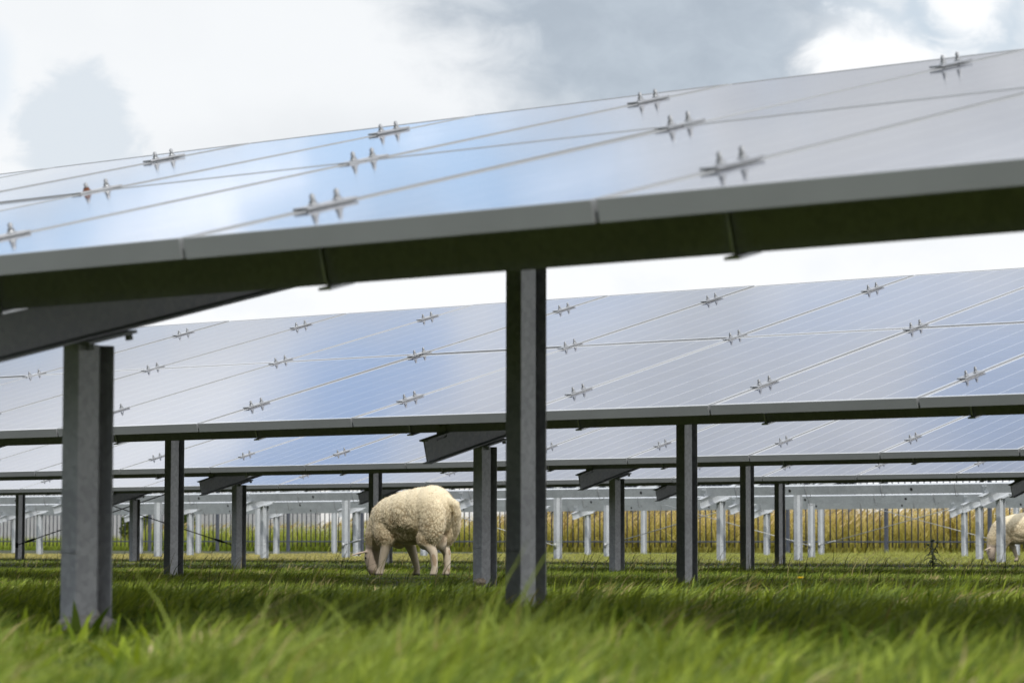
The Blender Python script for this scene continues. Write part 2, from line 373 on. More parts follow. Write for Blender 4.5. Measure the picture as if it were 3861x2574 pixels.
    if brace:
        Xa, Xb = brace; zb, ztop = .165, zpost(BY)-.06
        for (p, q) in (((Xa, zb), (Xb, ztop)), ((Xb, zb), (Xa, ztop))):
            a = Vector((p[0]-x0, BY-.058, p[1])); b = Vector((q[0]-x0, BY-.058, q[1]))
            o = link('brace_cable', MB().tube([a, b], .0065, 6).mesh('brace_cable', M[cz]), root)
            d = (b-a).normalized(); tb = MB()
            tb.tube([a+d*.16, a+d*.20, a+d*.30, a+d*.34], [.008, .015, .015, .008], 6)
            link('turnbuckle', tb.mesh('turnbuckle', M[cz]), o)
            link('lug', MB().tube([a+Vector((0, .002, -.03)), a+Vector((0, .002, .03))], .02, 6).mesh('lug', M[cz]), o)
ROWX = {1: -5.09, 2: -5.175, 3: -5.255, 4: -5.275, 5: -5.355, 6: -5.415, 7: -5.465}
ROWY = {1: 3.853, 2: 9.726, 3: 15.613, 4: 21.44, 5: 27.30, 6: 33.17, 7: 39.03}
PX = lambda r, a, b: [ROWX[r]-3.75*k for k in range(a, b)]
T2 = R(14.49)
row('solar_array', 'nearest solar panel row, large and slightly blurred, spanning the upper half of the view', 'solar array', 'rows of solar panels', ROWY[1], .770, R(13.79), -4.064, -16, 3, (-9, 5), PX(1, -1, 3), True, M['zinc_shaded'])
row('solar_array', 'solar panel row just behind the nearest one, standing in front of the big grazing sheep', 'solar array', 'rows of solar panels', ROWY[2], .757, T2, -11.134, -22, 0, (-9, 8), PX(2, 0, 5), True, M['zinc_shaded'])
row('solar_array', 'third solar panel row, seen through the gap behind the grazing sheep', 'solar array', 'rows of solar panels', ROWY[3], .763, T2, -18.133, -28, -4, (-7, 12), PX(3, 1, 6), True, M['zinc_shaded'])
row('solar_array', 'farthest solar panel row, a thin strip of glass above the bare steel frames', 'solar array', 'rows of solar panels', ROWY[4], .785, T2, -25.148, -35, -8, (-7, 16), PX(4, 2, 8), True, M['zinc_shaded'], (ROWX[4]-3.75*6, ROWX[4]-3.75*5))
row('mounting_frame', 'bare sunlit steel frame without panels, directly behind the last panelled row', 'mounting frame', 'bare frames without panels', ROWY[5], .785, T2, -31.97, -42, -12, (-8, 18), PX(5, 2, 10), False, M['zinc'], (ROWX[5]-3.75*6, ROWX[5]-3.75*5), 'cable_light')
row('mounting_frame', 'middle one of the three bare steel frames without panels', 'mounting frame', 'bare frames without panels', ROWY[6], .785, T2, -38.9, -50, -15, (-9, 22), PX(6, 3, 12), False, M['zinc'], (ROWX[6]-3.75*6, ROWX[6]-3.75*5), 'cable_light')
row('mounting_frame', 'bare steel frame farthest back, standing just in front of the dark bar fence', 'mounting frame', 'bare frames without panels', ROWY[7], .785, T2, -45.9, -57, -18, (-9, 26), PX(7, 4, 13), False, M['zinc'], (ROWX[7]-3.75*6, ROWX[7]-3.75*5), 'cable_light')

# ---------------------------------------------------------------- fence
FEY, FEX, FES = 50.0, -32.294, 2.383
def fence():
    root = link('bar_fence', None, None, (FEX, FEY, 0), label='long dark blue-grey steel bar fence along the far edge of the pasture', cat='fence')
    post = MB().box(-.036, .036, -.03, .03, -.3, 1.95).mesh('post', M['fence'], .004)
    mb = MB()
    for k in range(1, 16):
        x = k*FES/16; mb.tube([(x, 0, .11), (x, 0, 1.85)], .0135, 8, 0, True)
    bars = mb.mesh('bars', M['fence'])
    rail = MB().box(.036, FES-.036, -.030, -.0140, .215, .245).box(.036, FES-.036, -.030, -.0140, 1.60, 1.63).mesh('rail', M['fence'], .003)
    for n in range(-14, 6):
        link('post', post, root, (n*FES, 0, 0))
        if n < 5: link('bar_panel', bars, root, (n*FES, 0, 0)); link('rail', rail, root, (n*FES, 0, 0))
fence()

# ---------------------------------------------------------------- buildings beyond the fence
def far(x, y, d):
    """world point on the ground at depth y=d along the ray through frame pixel x of 2352"""
    a = (x-1176)/6773.; v = rgt*a + fwd; t = d/v.y; return v.x*t
def white_hall():
    y = 150.; xa, xb = far(-260, 0, y), far(735, 0, y)
    root = link('industrial_hall', None, None, (xa, y, 0), label='white hall with narrow horizontal ribbed cladding beyond the fence at the left', cat='building')
    W = xb-xa; mb = MB(); pr = [(0., -.2)]
    z = .3; poly = []
    while z < 7: poly += [(.12, z), (-.075, z+.005), (-.075, z+.082), (.12, z+.087)]; z += .15
    poly += [(.3, z), (.3, .3)]
    mb.prism(poly, 0, 0, W); link('cladding_wall', mb.mesh('cladding_wall', M['white']), root)
    link('plinth', MB().box(0, W, -.05, .3, -.5, .3).mesh('plinth', M['concrete']), root)
    link('roof', MB().box(-.2, W+.2, -.4, 30, 7.1, 7.4).mesh('roof', M['alu']), root)
    for a in (0, W-.3): link('side_wall', MB().box(a, a+.3, .31, 30, 0, 7.09).mesh('side_wall', M['white']), root)
white_hall()
def grey_shed():
    y = 120.; xa, xb = far(1225, 0, y), far(1660, 0, y); W = xb-xa
    wall = simple('grey blue render', (.16, .18, .24), .7, 0, .12, 1.5); gl = simple('dark window', (.012, .014, .018), .1)
    root = link('low_building', None, None, (xa, y, 0), label='low grey-blue building with dark windows half hidden behind the tall dry grass', cat='building')
    link('wall', MB().box(0, W, 0, 12, -.2, 3.4).mesh('wall', wall), root)
    link('roof', MB().prism([(-.5, 3.41), (12.5, 3.41), (6, 5.6)], 0, -.4, W+.4).mesh('roof', simple('dark roof', (.05, .05, .055), .8)), root)
    wm = MB().box(0, 1.9, -.05, -.002, 1.25, 2.3).mesh('window', gl); fm = MB().box(-.06, 1.96, -.08, -.051, 1.17, 1.245).mesh('sill', M['white'])
    for k in range(6):
        o = link('window', wm, root, (.6+k*W/6, 0, 0)); link('sill', fm, o)
grey_shed()

# ---------------------------------------------------------------- vegetation
def blade_mat(name, trans=.35, rough=.6):
    m, t, p = mat(name); a = nd(t, 'ShaderNodeAttribute', attribute_name='tint')
    p.inputs['Roughness'].default_value = rough; p.inputs['Specular IOR Level'].default_value = .22
    t.links.new(a.outputs['Color'], p.inputs['Base Color'])
    tr = nd(t, 'ShaderNodeBsdfTranslucent', i_Color=mix(1., a.outputs['Color'], (1.25, 1.2, .6), t, 'MULTIPLY'))
    ms = nd(t, 'ShaderNodeMixShader', i_0=trans); t.links.new(p.outputs[0], ms.inputs[1]); t.links.new(tr.outputs[0], ms.inputs[2])
    t.links.new(ms.outputs[0], [n for n in t.nodes if n.type == 'OUTPUT_MATERIAL'][0].inputs[0])
    return m
M['blade'] = blade_mat('grass blades'); M['leaf'] = blade_mat('leaves', .3, .55)
def blades(name, x, y, h, wd, lean, ldir, tint, mate, base_z=-.012, curl=1.8, seg=4, tip=None):
    """one mesh of tapered, bending blades: arrays of position, height, width, lean, lean direction and colour"""
    n = len(x); ts = np.linspace(0, 1, seg)
    fa = rng.uniform(0, 2*np.pi, n); wx, wy = np.cos(fa)*.5, np.sin(fa)*.5
    V = np.zeros((n, 2*seg-1, 3), np.float32)
    for i, t in enumerate(ts):
        off = h*lean*t**curl; zz = h*t*(1-.28*lean*t)
        cx, cy, cz = x+np.cos(ldir)*off, y+np.sin(ldir)*off, base_z+zz
        ww = wd*(1-t**1.6)*(.65+.7*t if False else 1)
        if i < seg-1:
            V[:, 2*i] = np.stack([cx-wx*ww, cy-wy*ww, cz], 1); V[:, 2*i+1] = np.stack([cx+wx*ww, cy+wy*ww, cz], 1)
        else: V[:, 2*i] = np.stack([cx, cy, cz], 1)
    k = 2*seg-1; base = (np.arange(n)*k)[:, None]
    q = np.array([[2*i, 2*i+1, 2*i+3, 2*i+2] for i in range(seg-2)]).reshape(-1); tri = np.array([2*seg-4, 2*seg-3, 2*seg-2])
    loops = np.concatenate([base+q, base+tri], 1).astype(np.int32).ravel()
    per = np.concatenate([np.full(seg-2, 4), [3]]); tot = np.tile(per, n); start = np.concatenate([[0], np.cumsum(tot)[:-1]])
    me = bpy.data.meshes.new(name); me.vertices.add(n*k); me.loops.add(len(loops)); me.polygons.add(len(tot))
    me.vertices.foreach_set('co', V.ravel()); me.loops.foreach_set('vertex_index', loops)
    me.polygons.foreach_set('loop_start', start.astype(np.int32)); me.polygons.foreach_set('loop_total', tot.astype(np.int32))
    me.polygons.foreach_set('use_smooth', np.ones(len(tot), bool)); me.update()
    ca = me.color_attributes.new('tint', 'FLOAT_COLOR', 'POINT')
    tt = np.array([ts[i//2] for i in range(k)])[None, :, None]; tb = tint if tip is None else tip
    colr = np.ones((n, k, 4), np.float32); colr[:, :, :3] = tint[:, None]*(1-tt)+tb[:, None]*tt
    ca.data.foreach_set('color', colr.ravel()); me.materials.append(mate); return me
fx, fy, rx_, ry_ = math.sin(YAW), math.cos(YAW), math.cos(YAW), -math.sin(YAW)
WIND = math.atan2(ry_, rx_)
def wedge(n, r0, r1, pw=1.0, wide=.22, pad=1.9):
    """random ground points in the part of the pasture the lens looks over, with a margin each side"""
    r = r0+(r1-r0)*rng.random(n)**pw; keep = np.ones(n, bool)
    hw = wide*r+pad; l = rng.uniform(-1, 1, n)*hw
    if pw == 1.0: keep = rng.random(n) < hw/(wide*r1+pad)
    r, l = r[keep], l[keep]; return fx*r+rx_*l, fy*r+ry_*l, r
def lerp(a, b, t): return np.asarray(a)[None]*(1-t[:, None])+np.asarray(b)[None]*t[:, None]
def pasture():
    parts = []
    for n, r0, r1, h0, h1, w0 in ((100000, 1.5, 4.4, .055, .105, .0052), (110000, 4.4, 7.5, .035, .068, .005), (145000, 7.5, 12, .022, .048, .005), (230000, 12, 24, .016, .040, .0055), (165000, 24, 54, .025, .050, .010)):
        x, y, r = wedge(n, r0, r1); y_ok = y < FEY+3; x, y, r = x[y_ok], y[y_ok], r[y_ok]; n = len(x)
        cl = vnoise(x, y, .22, 1)*.55+vnoise(x, y, .9, 2)*.45; cl2 = vnoise(x, y, .45, 5); big = vnoise(x, y, 2.6, 3)
        h = (h0+(h1-h0)*np.clip(cl*1.5-.25, 0, 1.15)**1.5)*(.55+.75*rng.random(n))*(.75+.6*np.clip((cl2-.55)*3, 0, 1))
        tall = rng.random(n) < .035; h[tall] *= 1.7
        h *= np.where(r > 19, .62, 1)*(1+2.6*np.clip((y-36)/9, 0, 1)+2.0*np.clip((y-44)/4, 0, 1))      # ungrazed strip along the fence
        sx_, sy_ = (x*rx_+y*ry_)/np.maximum(r, 1), r
        h *= 1-.55*np.clip(1-np.abs(sx_+.034)/.026, 0, 1)**.5*np.clip((sy_-12.5)/1.5, 0, 1)*np.clip((20-sy_)/1.5, 0, 1)   # cropped short where the sheep feeds
        lean = np.clip(.85+.45*rng.standard_normal(n), .05, 1.8); ld = WIND+.8*rng.standard_normal(n)
        ld[rng.random(n) < .22] += 2.6
        g1, g2 = (.072, .124, .026), (.315, .390, .075)
        t = np.clip(.75*(cl2-.2)+.55*rng.random(n)**1.5+.35*(big-.5), 0, 1); tint = lerp(g1, g2, t)
        far_ = np.clip((y-23.2)/2.0, 0, 1)                      # never shaded: drier, yellower sward
        lx = (x*rx_+y*ry_)/np.maximum(r, 1); straw = np.clip((-.02-lx)*8+.5, 0, 1)
        dryc = lerp((.40, .42, .11), (.64, .52, .24), straw*rng.random(n)**.5)
        tint = tint*(1-.85*far_[:, None])+dryc*.85*far_[:, None]
        d = rng.random(n) < .05+.06*(big > .6); tint[d] = lerp((.30, .25, .09), (.40, .34, .17), rng.random(d.sum()))
        dk = rng.random(n) < .10; tint[dk] *= .6
        tint *= (.85+.3*rng.random(n))[:, None]
        parts.append((x, y, h, w0*(.6+.8*rng.random(n)), lean, ld, tint))
    # tufts of longer, wider blades, each tuft with a tone and a lean of its own
    for nt_, ra, rb, k, hl, hh_, ww in ((950, 2.2, 4.6, 26, .065, .118, .0105), (1900, 4.6, 11, 24, .045, .118, .0088), (2900, 11, 22, 16, .026, .058, .0075)):
        tx, ty, tr = wedge(nt_, ra, rb, .8); m = len(tx)
        x = np.repeat(tx, k)+rng.normal(0, .045, m*k); y = np.repeat(ty, k)+rng.normal(0, .045, m*k); n = m*k
        lat = np.abs((x*rx_+y*ry_)/np.hypot(x, y)+.034); keep = ~((lat < .02) & (np.hypot(x, y) > 12.5) & (np.hypot(x, y) < 20))
        hh = np.repeat(hl+(hh_-hl)*rng.random(m)**1.6, k)*(.55+.6*rng.random(n))
        le = np.clip(np.repeat(.9+.35*rng.standard_normal(m), k)+.35*rng.standard_normal(n), .1, 2.0); ld = np.repeat(WIND+.5*rng.standard_normal(m), k)+.5*rng.standard_normal(n)
        tone = np.clip(np.repeat(rng.random(m), k)*.8+.35*(rng.random(n)-.3), 0, 1); ti = lerp((.055, .105, .014), (.34, .42, .055), tone)
        dry = np.repeat(rng.random(m) < .05, k); ti[dry] = lerp((.34, .28, .12), (.50, .44, .24), rng.random(dry.sum()))
        q = (x, y, hh, ww*(.6+.7*rng.random(n)), le, ld, ti); parts.append(tuple(a[keep] for a in q))
    # rank growth the sheep leave round the post feet
    bx, by = [], []
    for rr in (1, 2, 3):
        for X in PX(rr, -1, 6):
            for dy in ((BY,) if rr == 1 else (FY, BY)):
                for q in range(7): a = rng.uniform(0, 6.28); bx.append(X+.16*math.cos(a)); by.append(ROWY[rr]+dy+.16*math.sin(a))
    bx, by = np.array(bx), np.array(by); k = 26; m = len(bx); n = m*k; bh = np.where(by < 9, .10, .065)
    x = np.repeat(bx, k)+rng.normal(0, .05, n); y = np.repeat(by, k)+rng.normal(0, .05, n)
    parts.append((x, y, np.repeat(bh, k)*(.4+.7*rng.random(n)), .0065*(.6+.7*rng.random(n)), np.clip(.8+.45*rng.standard_normal(n), .1, 1.9), WIND+.9*rng.standard_normal(n), lerp((.045, .09, .009), (.26, .33, .035), np.clip(np.repeat(rng.random(m), k)*.6+.5*rng.random(n), 0, 1))))
    cat = [np.concatenate([p[i] for p in parts]) for i in range(7)]
    rr_ = np.hypot(cat[0], cat[1]); la = (cat[0]*rx_+cat[1]*ry_)/np.maximum(rr_, 1)
    worn = np.clip(1.6-np.abs(la+.143)/.020, 0, 1)*np.clip((rr_-3.4)/.8, 0, 1)*np.clip((7.6-rr_)/.5, 0, 1)   # worn turf in front of the nearest post
    cat[2] = cat[2]*(1-.58*worn)
    link('pasture_grass', blades('pasture_grass', *cat, M['blade']), kind='stuff', label='short wind-blown green pasture grass, yellower beyond the rows', cat='grass')
    # thin flowering stalks bent by the wind
    x, y, r = wedge(1500, 9, 30, .85); n = len(x)
    tint = lerp((.05, .065, .018), (.42, .36, .18), (rng.random(n) > .6)*rng.random(n)**.6)  # the dark green share paints in shaded, backlit stalks
    link('grass_stalks', blades('grass_stalks', x, y, .10+.13*rng.random(n), np.full(n, .0028)*(1+r/22), np.clip(.8+.4*rng.standard_normal(n), .1, 1.6), WIND+.5*rng.standard_normal(n), tint, M['blade'], curl=2.3, seg=6), kind='stuff', label='thin dry flowering stalks leaning with the wind', cat='grass')
    # broad weed leaves near the lens
    x, y, r = wedge(2000, 2.4, 8.5, 1.0); n = len(x)
    link('weed_leaves', blades('weed_leaves', x, y, .04+.05*rng.random(n), .012+.016*rng.random(n), np.clip(.7+.4*rng.standard_normal(n), .2, 1.5), rng.uniform(0, 6.28, n), lerp((.07, .13, .01), (.26, .34, .02), rng.random(n)), M['leaf'], curl=1.4, seg=6), kind='stuff', label='broad fresh green weed leaves in the foreground turf', cat='weeds')
pasture()
def tall_grass():
    n = 34000
    y = FEY+2.4+4.5*rng.random(n)**1.2; u = rng.uniform(-.20, .20, n)
    x = np.array(y)*0; d = np.stack([rgt.x*u+fwd.x, rgt.y*u+fwd.y], 1); x = d[:, 0]/d[:, 1]*y
    lx = u; cl = vnoise(x, y*3, 1.1, 11)*.6+vnoise(x, y*3, .35, 12)*.4
    right = np.clip((lx+.07)/.12, 0, 1)
    h = (.62+.45*right+.35*cl)*(.45+.6*rng.random(n)); h *= np.where((lx < -.125), .55, 1)
    gold = np.clip(right*.9+.5*(cl-.5)+.25*rng.standard_normal(n)+np.clip((h-.55)*.7, -.3, .4), 0, 1)
    tint = lerp((.30, .36, .06), (.62, .50, .22), gold)
    rd = (vnoise(x, y*2, .5, 17) > .80) & (h > .7); tint[rd] = lerp((.12, .045, .022), (.20, .09, .04), rng.random(rd.sum()))
    tint *= (.5+1.0*vnoise(x, y*4, .25, 31)*rng.random(n)**.5+.15)[:, None]
    low = lerp((.17, .25, .03), (.42, .40, .09), np.clip(gold+.4*(rng.random(n)-.5), 0, 1))*(.6+.6*rng.random(n))[:, None]
    me = blades('tall_grass', x, y, h, .016+.034*rng.random(n)**2, np.clip(.65+.45*rng.standard_normal(n), 0, 1.7), WIND+1.3*rng.standard_normal(n), low, M['blade'], curl=1.5, seg=5, tip=tint)
    k = rng.choice(n, 9000); k = k[h[k] > .75]; m = len(k); a = rng.uniform(.15, .5, m)
    sd = lerp((.42, .30, .13), (.66, .54, .33), rng.random(m))*(1-.55*(rng.random(m) < .12))[:, None]
    link('seed_heads', blades('seed_heads', x[k]+a*.3*rx_, y[k], .10+.12*rng.random(m), .022+.03*rng.random(m), .9+.4*rng.random(m), WIND+.6*rng.standard_normal(m), sd, M['blade'], base_z=h[k]*.72, curl=1.3), kind='stuff', label='pale nodding seed heads of the tall grass behind the fence', cat='seed heads')
    link('tall_grass', me, kind='stuff', label='tall dry golden grass and reeds growing behind the bar fence', cat='tall grass')
tall_grass()
def leaf_cloud(name, c, rad, n, size, c0, c1, parent=None, holes=.45):
    p = rng.standard_normal((n*3, 3)); p /= np.linalg.norm(p, axis=1)[:, None]; p *= (rng.random(len(p))**.45)[:, None]
    nz = vnoise(p[:, 0]*1.3+p[:, 2]*.7, p[:, 1]*1.3-p[:, 2]*.9, .42, 21); p = p[nz > holes*.75][:n]; n = len(p)
    bulge = .8+.4*vnoise(p[:, 0], p[:, 2]+p[:, 1], .5, 23)
    p = p*np.asarray(rad)*bulge[:, None]+np.asarray(c)
    a = rng.standard_normal((n, 3)); a /= np.linalg.norm(a, axis=1)[:, None]; b = np.cross(a, rng.standard_normal((n, 3))); b /= np.linalg.norm(b, axis=1)[:, None]
    s = (size*(.6+.8*rng.random(n)))[:, None]
    V = np.stack([p-a*s, p+b*s*.45, p+a*s, p-b*s*.45], 1).astype(np.float32)
    me = bpy.data.meshes.new(name); me.from_pydata(V.reshape(-1, 3).tolist(), [], np.arange(n*4).reshape(n, 4).tolist())
    t = np.clip(nz[nz > holes*.75][:n]*.7+.4*rng.random(n)-.1, 0, 1); tint = lerp(c0, c1, t)
    ca = me.color_attributes.new('tint', 'FLOAT_COLOR', 'POINT'); ca.data.foreach_set('color', np.repeat(np.concatenate([tint, np.ones((n, 1))], 1), 4, 0).astype(np.float32).ravel())
    me.materials.append(M['leaf']); return link(name, me, parent)
M['bark'] = simple('bark', (.09, .07, .05), .9, 0, .3, 30)
def bush(px, y, wd, ht, label, c0, c1):
    x = far(px, 0, y); root = link('bush', None, None, (x, y, 0), label=label, cat='bush', group='bushes behind the fence')
    leaf_cloud('crown', (0, 0, ht*.5), (wd/2, wd*.4, ht*.52), 7000, .045, c0, c1, root)
    mb = MB()
    for k in range(7):
        a = k*.9; mb.tube([(0.05*math.cos(a), .05*math.sin(a), -.1), (wd*.12*math.cos(a), wd*.1*math.sin(a), ht*.35), (wd*.28*math.cos(a), wd*.2*math.sin(a), ht*.75)], [.03, .02, .006], 6)
    link('stems', mb.mesh('stems', M['bark']), root)
bush(318, 58, 1.1, 1.15, 'yellow-green bush behind the fence in front of the white hall', (.035, .06, .012), (.16, .19, .02))
bush(425, 59, 1.0, 1.25, 'denser dark green bush beside the yellow-green bush behind the fence', (.03, .055, .012), (.10, .15, .02))
bush(1500, 66, 1.0, 1.6, 'small dark bush beside the low grey-blue building', (.015, .03, .01), (.06, .09, .02))

# ---------------------------------------------------------------- small plants
def gp(px, y):
    return far(px, 0, y), y
def thistle():
    x, y = gp(2138, 21.6); root = link('thistle', None, None, (x, y, 0), label='dark prickly thistle plant sticking up from the shaded grass at the right', cat='thistle')
    root.scale = (1.2, 1.2, 1.0)
    dk = simple('thistle green', (.022, .032, .014), .7, 0, .3, 60)
    link('stem', MB().tube([(0, 0, -.02), (.003, 0, .10), (-.004, 0, .185), (.004, 0, .215)], [.0065, .006, .005, .003], 6).tube([(.0, 0, .12), (.025, .01, .17), (.032, .01, .2)], .0035, 5).tube([(-.002, 0, .14), (-.03, -.01, .18)], .0035, 5).mesh('stem', dk), root)
    rd = random.Random(3)
    for k in range(13):
        a = k*2.4; z = .02+.011*k; ln = .085-.003*k+rd.uniform(-.01, .01); v = []; f = []
        mb = MB(); nseg = 9
        for i in range(nseg):
            t = i/(nseg-1); wdt = (.017 if i % 2 else .006)*(1-t*.7); zz = z+.055*t-.085*t*t
            for s in (-1, 0, 1):
                mb.v.append((math.cos(a)*ln*t-math.sin(a)*wdt*s, math.sin(a)*ln*t+math.cos(a)*wdt*s, zz+(.006 if s == 0 else 0)))
        for i in range(nseg-1):
            for s in (0, 1): mb.face([3*i+s, 3*i+s+1, 3*i+s+4, 3*i+s+3])
        link('leaf', mb.mesh('leaf', dk), root)
    for q in ((.004, 0, .222), (.033, .01, .206), (-.031, -.01, .186), (-.01, .004, .215)):
        mb = MB(); 
        for k in range(6):
            r = .0105*math.sin(math.pi*(k+.5)/6.4); z = q[2]-.009+.004*k
            for i in range(8): mb.v.append((q[0]+r*math.cos(i*.785)*(1.25 if i % 2 else .85), q[1]+r*math.sin(i*.785)*(1.25 if i % 2 else .85), z))
        for k in range(5):
            for i in range(8): mb.face([k*8+i, k*8+(i+1) % 8, k*8+8+(i+1) % 8, k*8+8+i])
        mb.face(list(range(40, 48))); mb.face(list(range(8))[::-1])
        link('flower_head', mb.mesh('flower_head', dk), root)
thistle()
def dandelion(px, y, z, label, sc_=1.):
    x, _ = gp(px, y); root = link('dandelion', None, None, (x, y, 0), label=label, cat='flower', group='yellow flowers in the grass')
    ye = simple('yellow petals', (.88, .68, .01), .6, 0, .1, 50); st = simple('flower stalk', (.10, .15, .03), .6)
    link('stalk', MB().tube([(0, 0, -.01), (.004, 0, z*.6), (0, 0, z)], .0018, 5).mesh('stalk', st), root)
    mb = MB()
    for ring, (r, tilt, n) in enumerate(((.016, .25, 16), (.012, .6, 12), (.007, 1.0, 8))):
        for k in range(n):
            a = 2*math.pi*(k+.5*ring)/n; b = len(mb.v)
            for rr, ww in ((.001, .001), (r*.6, .0022), (r, .0016)):
                for s in (-1, 1): mb.v.append(((math.cos(a)*rr*math.cos(tilt)-math.sin(a)*ww*s)*sc_, (math.sin(a)*rr*math.cos(tilt)+math.cos(a)*ww*s)*sc_, z+rr*math.sin(tilt)*sc_))
            mb.face([b, b+1, b+3, b+2]); mb.face([b+2, b+3, b+5, b+4])
    link('petals', mb.mesh('petals', ye), root)
dandelion(1836, 8.6, .072, 'bright yellow flower in the open turf right of the centre post', 1.0)
dandelion(1472, 12.6, .075, 'small yellow flower at the foot of a steel post', .8)
def rock(px, y, s, label):
    x, _ = gp(px, y); mb = bmesh.new(); bmesh.ops.create_icosphere(mb, subdivisions=3, radius=1)
    for v in mb.verts: v.co = Vector((v.co.x*1.5, v.co.y, v.co.z*.8))*s*(1+.35*mnoise.noise(v.co*1.7))
    me = bpy.data.meshes.new('stone'); mb.to_mesh(me); mb.free(); me.materials.append(M['stone'])
    link('stone', me, None, (x, y, .02), label=label, cat='stone')
rock(1104, 10.15, .022, 'small brown stone lying at the foot of the steel post right of the sheep')

# ---------------------------------------------------------------- sheep
def ellip(bm, c, r, rot=0., n=3):
    g = bmesh.ops.create_icosphere(bm, subdivisions=n, radius=1)
    m = Matrix.Translation(c) @ Matrix.Rotation(rot, 4, 'Y') @ Matrix.Diagonal((*r, 1))
    for v in g['verts']: v.co = m @ v.co
def capsule(bm, pts, rr, seg=14):
    """chain of spheres joined by cones; the voxel remesh melts it into the body"""
    for (p, r), (q, s_) in zip(zip(pts, rr), zip(pts[1:], rr[1:])):
        p, q = Vector(p), Vector(q); n = max(3, int((q-p).length/(.35*min(r, s_))))
        for i in range(n+1):
            t = i/n; g = bmesh.ops.create_icosphere(bm, subdivisions=2, radius=r+(s_-r)*t)
            bmesh.ops.translate(bm, verts=g['verts'], vec=p.lerp(q, t))
def sheep_mesh():
    bm = bmesh.new()
    ellip(bm, (.135, 0, .405), (.145, .140, .158)); ellip(bm, (.29, 0, .388), (.20, .150, .150), R(4)); ellip(bm, (.43, 0, .352), (.14, .128, .146))
    ellip(bm, (.21, 0, .396), (.165, .146, .157)); ellip(bm, (.365, 0, .370), (.155, .142, .149)); ellip(bm, (.25, 0, .35), (.20, .146, .12))
    for s in (-1, 1):
        ellip(bm, (.080, s*.082, .335), (.094, .066, .150), R(-6)); ellip(bm, (.125, s*.085, .240), (.062, .050, .075), R(-10))
        ellip(bm, (.44, s*.070, .285), (.088, .060, .115), R(8))
    ellip(bm, (.49, 0, .275), (.085, .085, .105)); ellip(bm, (.29, 0, .285), (.17, .112, .090))
    capsule(bm, [(.47, 0, .36), (.535, 0, .265), (.568, 0, .185)], [.115, .093, .062])
    capsule(bm, [(.572, 0, .165), (.578, .004, .120), (.570, .008, .055), (.566, .008, .035)], [.058, .057, .043, .036])
    ellip(bm, (.588, .004, .105), (.026, .036, .05)); ellip(bm, (.566, .008, .030), (.030, .030, .020))
    # ears
    for s, a, b in ((1, .075, .020), (-1, .072, .014)):
        base = Vector((.585, s*.040, .158)); tip = base+Vector((.062, s*.090, -.014))
        for i in range(10):
            t = i/9; r = .004+.017*math.sin(math.pi*min(1, t*.82+.14)); c = base.lerp(tip, t)+Vector((0, 0, -.012*t*t))
            g = bmesh.ops.create_icosphere(bm, subdivisions=2, radius=1)
            m = Matrix.Translation(c) @ Matrix.Rotation(R(32*s), 4, 'Z') @ Matrix.Diagonal((r*.95, .011, .0062, 1))
            for v in g['verts']: v.co = m @ v.co
    # legs: near fore forward, far fore back, hind pair close together
    capsule(bm, [(.415, .072, .24), (.430, .074, .190), (.452, .076, .115), (.466, .076, .050), (.478, .076, .012)], [.044, .034, .025, .0195, .025])
    capsule(bm, [(.375, -.072, .24), (.345, -.072, .185), (.318, -.072, .115), (.296, -.072, .050), (.306, -.072, .012)], [.044, .034, .025, .0195, .025])
    capsule(bm, [(.115, .082, .25), (.108, .082, .205), (.070, .082, .150), (.060, .082, .060), (.070, .082, .012)], [.052, .040, .027, .021, .026])
    capsule(bm, [(.115, -.080, .25), (.118, -.080, .205), (.082, -.080, .150), (.078, -.080, .060), (.090, -.080, .012)], [.052, .040, .027, .021, .026])
    capsule(bm, [(.015, 0, .470), (-.032, -.003, .440), (-.046, -.008, .385), (-.040, -.012, .335)], [.028, .030, .026, .014])
    ellip(bm, (.075, 0, .215), (.040, .045, .050))
    me = bpy.data.meshes.new('sheep'); bm.to_mesh(me); bm.free()
    o = bpy.data.objects.new('tmp', me); C.objects.link(o)
    a = o.modifiers.new('r', 'REMESH'); a.mode = 'VOXEL'; a.voxel_size = .0048
    b = o.modifiers.new('s', 'SMOOTH'); b.iterations = 14; b.factor = .5
    dg = bpy.context.evaluated_depsgraph_get(); dg.update()
    out = bpy.data.meshes.new_from_object(o.evaluated_get(dg)); out.name = 'sheep'
    bpy.data.objects.remove(o); bpy.data.meshes.remove(me)
    n = len(out.vertices); co = np.empty(n*3); out.vertices.foreach_get('co', co); co = co.reshape(-1, 3)
    no = np.empty(n*3); out.vertices.foreach_get('normal', no); no = no.reshape(-1, 3)
    x, y, z = co.T
    ss = lambda v, a, b: (lambda t: t*t*(3-2*t))(np.clip((v-a)/(b-a), 0, 1))
    wool = ss(z, .180, .205)                                    # legs bare
    wool *= 1-ss(x+(.19-z)*.4, .555, .575)*ss(.205-z, 0, .02)   # face bare
    wool *= 1-ss(.262-z, 0, .03)*ss(.085-np.abs(y), 0, .03)*ss(x, .13, .17)*(1-ss(x, .36, .42))     # bare belly
    wool *= 1-.75*ss(.05-np.hypot(x-.06, y*1.1), 0, .02)*ss(.29-z, 0, .03)
    hoof = ss(.026-z, 0, .008)
    crack = np.zeros(n); lump = np.zeros(n)
